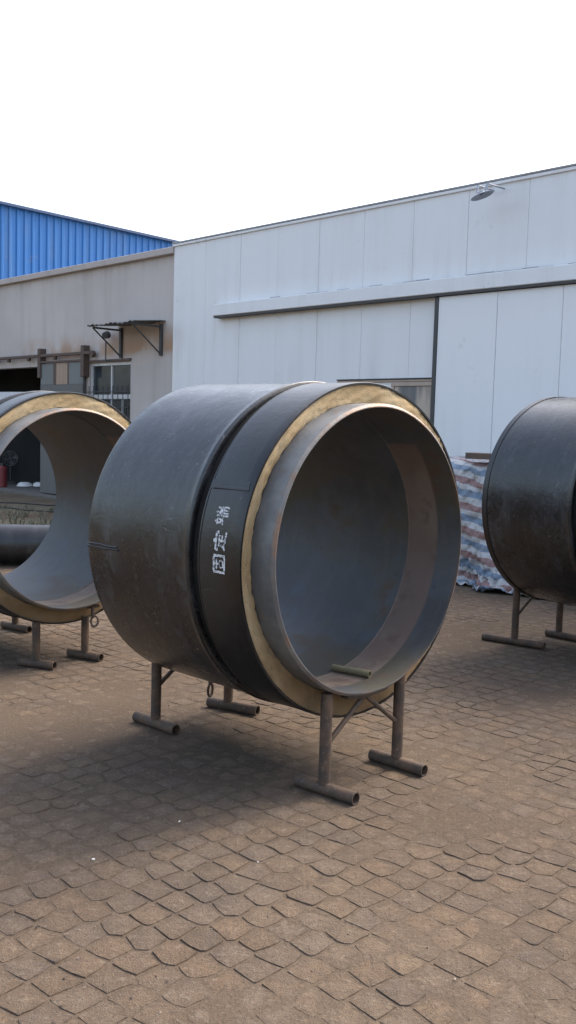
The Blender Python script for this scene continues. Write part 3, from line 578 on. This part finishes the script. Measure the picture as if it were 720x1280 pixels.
    MB().lathe([(.296, .5948), (.298, .5925), (.302, .5918), (.306, .5925), (.308, .5948)], 160).build('weld_bead', 'steel_in', ins, True)
    if letters:
        stencil(o, 'gu', .196, .264, 177.9, 183.6, .7168, oy, oz); stencil(o, 'ding', .198, .268, 170.6, 176.7, .7168, oy, oz); stencil(o, 'duan', .203, .277, 163.0, 168.9, .7168, oy, oz)
        # gouge: a raised welded scar near the rear edge
        MB().path([(-1.115, oy - .7176, oz - .020), (-1.02, oy - .7178, oz - .018), (-.95, oy - .7177, oz - .022), (-.90, oy - .7172, oz - .018)], .0045, 6).path([(-1.12, oy - .7174, oz - .032), (-1.0, oy - .7176, oz - .034), (-.89, oy - .7172, oz - .030)], .005, 6).build('casing_scar', 'sleeve', o, True)
    return o
T1, F1, Z1 = .78988, (.37915, 3.93461), .99471
p1 = insulated_pipe(F1, T1, Z1, .1137, .0431, -.0167, 1.1245, 1.215, 'big black insulated pipe length in the middle with white stencilled characters', 1, True)
T2, F2, Z2 = .7845, (-1.2727, 5.709), .9646
p2 = insulated_pipe(F2, T2, Z2, .155, .0387, -.0068, 1.12, 1.21, 'black insulated pipe length at left, open right through its bore', 2)
T3, B3, Z3 = .608, (1.889, 6.804), 1.042
a3 = Vector((math.sin(T3), -math.cos(T3), 0)); F3 = (B3[0] + a3.x * 1.15, B3[1] + a3.y * 1.15)
p3 = insulated_pipe(F3, T3, Z3, .12, .0, .0, 1.15, 1.22, 'black insulated pipe length at right, cut by the picture edge', 3, False, True)

# ------------------------------------------------------------------ stands: two legs each on tube feet, with braces
def stand(front, t, Z, s, bl, br, label, foot_l, foot_r, braces=True, r=.025, rad=.61, foot_turn=(0, 0), hook=False, brace_one=False):
    a = Vector((math.sin(t), -math.cos(t), 0)); b = Vector((math.cos(t), math.sin(t), 0)); rz = math.atan2(a.y, a.x)
    base = Vector((front[0], front[1], 0)) - a * s
    o = empty('pipe_stand', base, rz); tag(o, label, 'stand', 'tubular steel pipe stands')
    tops = []
    for y, (f0, f1), tn in ((bl, foot_l, foot_turn[0]), (br, foot_r, foot_turn[1])):
        zt_ = Z - math.sqrt(rad ** 2 - (abs(y) - r * .6) ** 2) - .002
        MB().tube((0, y, .05), (0, y, zt_), r, 14).build('leg', 'stand', o, True); tops.append((y, zt_))
        ct, st_ = math.cos(tn), math.sin(tn)
        MB().tube((-f0 * ct, y - f0 * st_, .026), (f1 * ct, y + f1 * st_, .026), .027, 16, None, .005, False).build('foot', 'stand', o, True)
        MB().torus((0, y, .052), r + .002, .006, (0, 0, 1), 16, 6).build('weld', 'stand', o, True)
    zc = Z - rad - .016
    if braces:
        for y, zz in tops:
            if brace_one and y > 0: continue
            MB().tube((.0, y * .93, .215), (.0, y * .04, zc), .011, 8).build('brace', 'stand', o, True)
        # curved saddle strip under the tube
        vs = []; fs = []; n = 14; y0, y1 = bl * .55, br * .55
        for i in range(n + 1):
            y = y0 + (y1 - y0) * i / n; z = Z - math.sqrt(rad * rad - y * y)
            vs += [(-.02, y, z - .002), (.02, y, z - .002), (.02, y, z - .014), (-.02, y, z - .014)]
        for i in range(n):
            for j in range(4): q = (j + 1) % 4; fs.append((4 * i + j, 4 * i + q, 4 * i + 4 + q, 4 * i + 4 + j))
        fs += [(3, 2, 1, 0), (4 * n, 4 * n + 1, 4 * n + 2, 4 * n + 3)]
        MB().add(vs, fs).build('saddle', 'stand', o)
    if hook: MB().torus((-.03, br - .1, .12), .026, .007, (1, .4, 0), 16, 6, 1.3).tube((-.03, br - .1, .155), (-.03, br - .1, .30), .012, 8).build('hook', 'stand', o, True)
    return o
stand(F1, T1, Z1, .045, -.238, .238, 'pipe stand under the open front end of the middle pipe', (.14, .16), (.14, .15), foot_turn=(.10, .04))
stand(F1, T1, Z1, 1.175, -.238, .238, 'pipe stand under the rear end of the middle pipe', (.15, .15), (.12, .18), foot_turn=(.05, .30), hook=True)
stand(F2, T2, Z2, .146, -.18, .165, 'pipe stand under the open front end of the left pipe', (.12, .13), (.13, .13), False, foot_turn=(.45, .30), rad=.70)
stand(F2, T2, Z2, 1.16, -.24, .24, 'pipe stand under the rear end of the left pipe', (.13, .15), (.13, .15), foot_turn=(.3, .2))
stand(F3, T3, Z3, 1.195, -.277, .20, 'pipe stand under the rear end of the right pipe', (.24, .22), (.10, .30), foot_turn=(.35, .15), brace_one=True)
stand(F3, T3, Z3, .05, -.25, .25, 'pipe stand under the front end of the right pipe', (.15, .15), (.15, .15))

# short tube lying in the middle pipe
a1 = Vector((math.sin(T1), -math.cos(T1), 0)); b1 = Vector((math.cos(T1), math.sin(T1), 0))
def onbore(s_, th_, R): return Vector((F1[0], F1[1], Z1)) - a1 * s_ + b1 * (R * math.cos(math.radians(th_))) + Vector((0, 0, R * math.sin(math.radians(th_))))
ob = MB().tube(onbore(.315, -80.5, .578), onbore(.120, -78.0, .578), .0155, 16, None, .003, False).build('short_tube', 'stick', None, True); tag(ob, 'short olive brown tube lying inside the middle pipe', 'tube')
# shackle with chain link hanging at the lower right of the left pipe
sk = empty('shackle', (-1.19, 5.88, .31)); tag(sk, 'rusty shackle and link hanging from the left pipe rim', 'shackle')
MB().torus((0, 0, -.055), .022, .0075, (.3, -1, 0), 18, 8, 1.5).build('link', 'rust', sk, True)
MB().torus((-.012, 0, .005), .026, .009, (1, .3, 0), 18, 8, 1.3).build('bow', 'rust', sk, True)
MB().tube((-.05, 0, .03), (.03, 0, .045), .010, 10).build('pin', 'rust', sk, True)

# ------------------------------------------------------------------ tarpaulin covered heap and plank
t0, t1 = -7.2, -2.9; NU, NVv = 330, 170
prof = [(7.50, .006), (7.60, .012), (7.66, .05), (7.70, .20), (7.74, .5), (7.80, .85), (7.86, 1.12), (7.95, 1.20), (8.4, 1.22), (8.9, 1.18), (9.05, 1.05), (9.12, .6), (9.15, .0)]
pa = np.array(prof); sl_ = np.concatenate([[0], np.cumsum(np.linalg.norm(np.diff(pa, axis=0), axis=1))]); tv = np.linspace(0, sl_[-1], NVv)
pn = np.interp(tv, sl_, pa[:, 0]); pz = np.interp(tv, sl_, pa[:, 1]); ud = np.linspace(t0, t1, NU); UU, TT = np.meshgrid(ud, tv)
Nn = np.interp(TT, sl_, pa[:, 0]); Zz = np.interp(TT, sl_, pa[:, 1])
fold = .05 * np.abs(vnoise(UU * 2 + TT, TT * 2 - UU, .09, 41)) + .03 * np.abs(vnoise(UU * 2 - TT, TT * 2 + UU, .05, 42)) + .045 * np.abs(vnoise(UU * 1.2 + TT * .5, TT * .8, .20, 31)) + .03 * np.abs(vnoise(UU - TT * .6, TT * 1.1, .11, 32)) + .10 * vnoise(UU * 1.0 + TT * .35, TT * .22, .42, 21) + .05 * vnoise(UU + TT * .8, TT * .3, .16, 22) + .02 * vnoise(UU, TT, .07, 23)
low_ = np.clip(1 - Zz / .35, 0, 1); Nn = Nn + fold * (1 + low_ * 1.2) - .12 * low_ * np.clip(vnoise(UU, TT, .3, 24), 0, 1); Zz = np.maximum(Zz + fold * .25 * (Zz > .9) + low_ * .16 * np.abs(vnoise(UU + TT, TT * 2, .10, 25)), .006 + .03 * np.abs(fold))
dl = np.clip((UU - t0) / .45, 0, 1); Zz = Zz * np.sqrt(1 - (1 - dl) ** 2 * .92); Nn = Nn + (1 - dl) ** 2 * .15 * np.clip(8.3 - Nn, -1, 1)
P3 = UU[..., None] * np.array(DV) + Nn[..., None] * np.array(NV); P3[..., 2] += Zz
ti = np.arange(NU * NVv).reshape(NVv, NU); TF = np.stack([ti[:-1, :-1], ti[:-1, 1:], ti[1:, 1:], ti[1:, :-1]], -1).reshape(-1, 4)
base = P3[0, 0].copy() * 0 + np.array(at(-4.4, 8.2)); tm = npmesh('tarpaulin', P3.reshape(-1, 3) - base, TF, 'tarp', True)
uvl = tm.uv_layers.new(name='UVMap'); UVv = np.stack([UU - t0, TT], -1).reshape(-1, 2)[TF.ravel()]; uvl.data.foreach_set('uv', UVv.astype(np.float32).ravel())
tp_ = link('tarpaulin', tm); tp_.location = base; sd_ = tp_.modifiers.new('thickness', 'SOLIDIFY'); sd_.thickness = .004
tag(tp_, 'striped red white and blue tarpaulin over a heap by the wall', 'tarpaulin')
pk = MB().cbox(-.75, .75, -.07, .07, 0, .06, .006).build('plank', 'rust'); pk.location = at(-4.90, 7.95, 1.235); pk.rotation_euler = (0, 0, FACE_RZ + .05); tag(pk, 'weathered dark plank lying on top of the striped tarpaulin', 'plank')
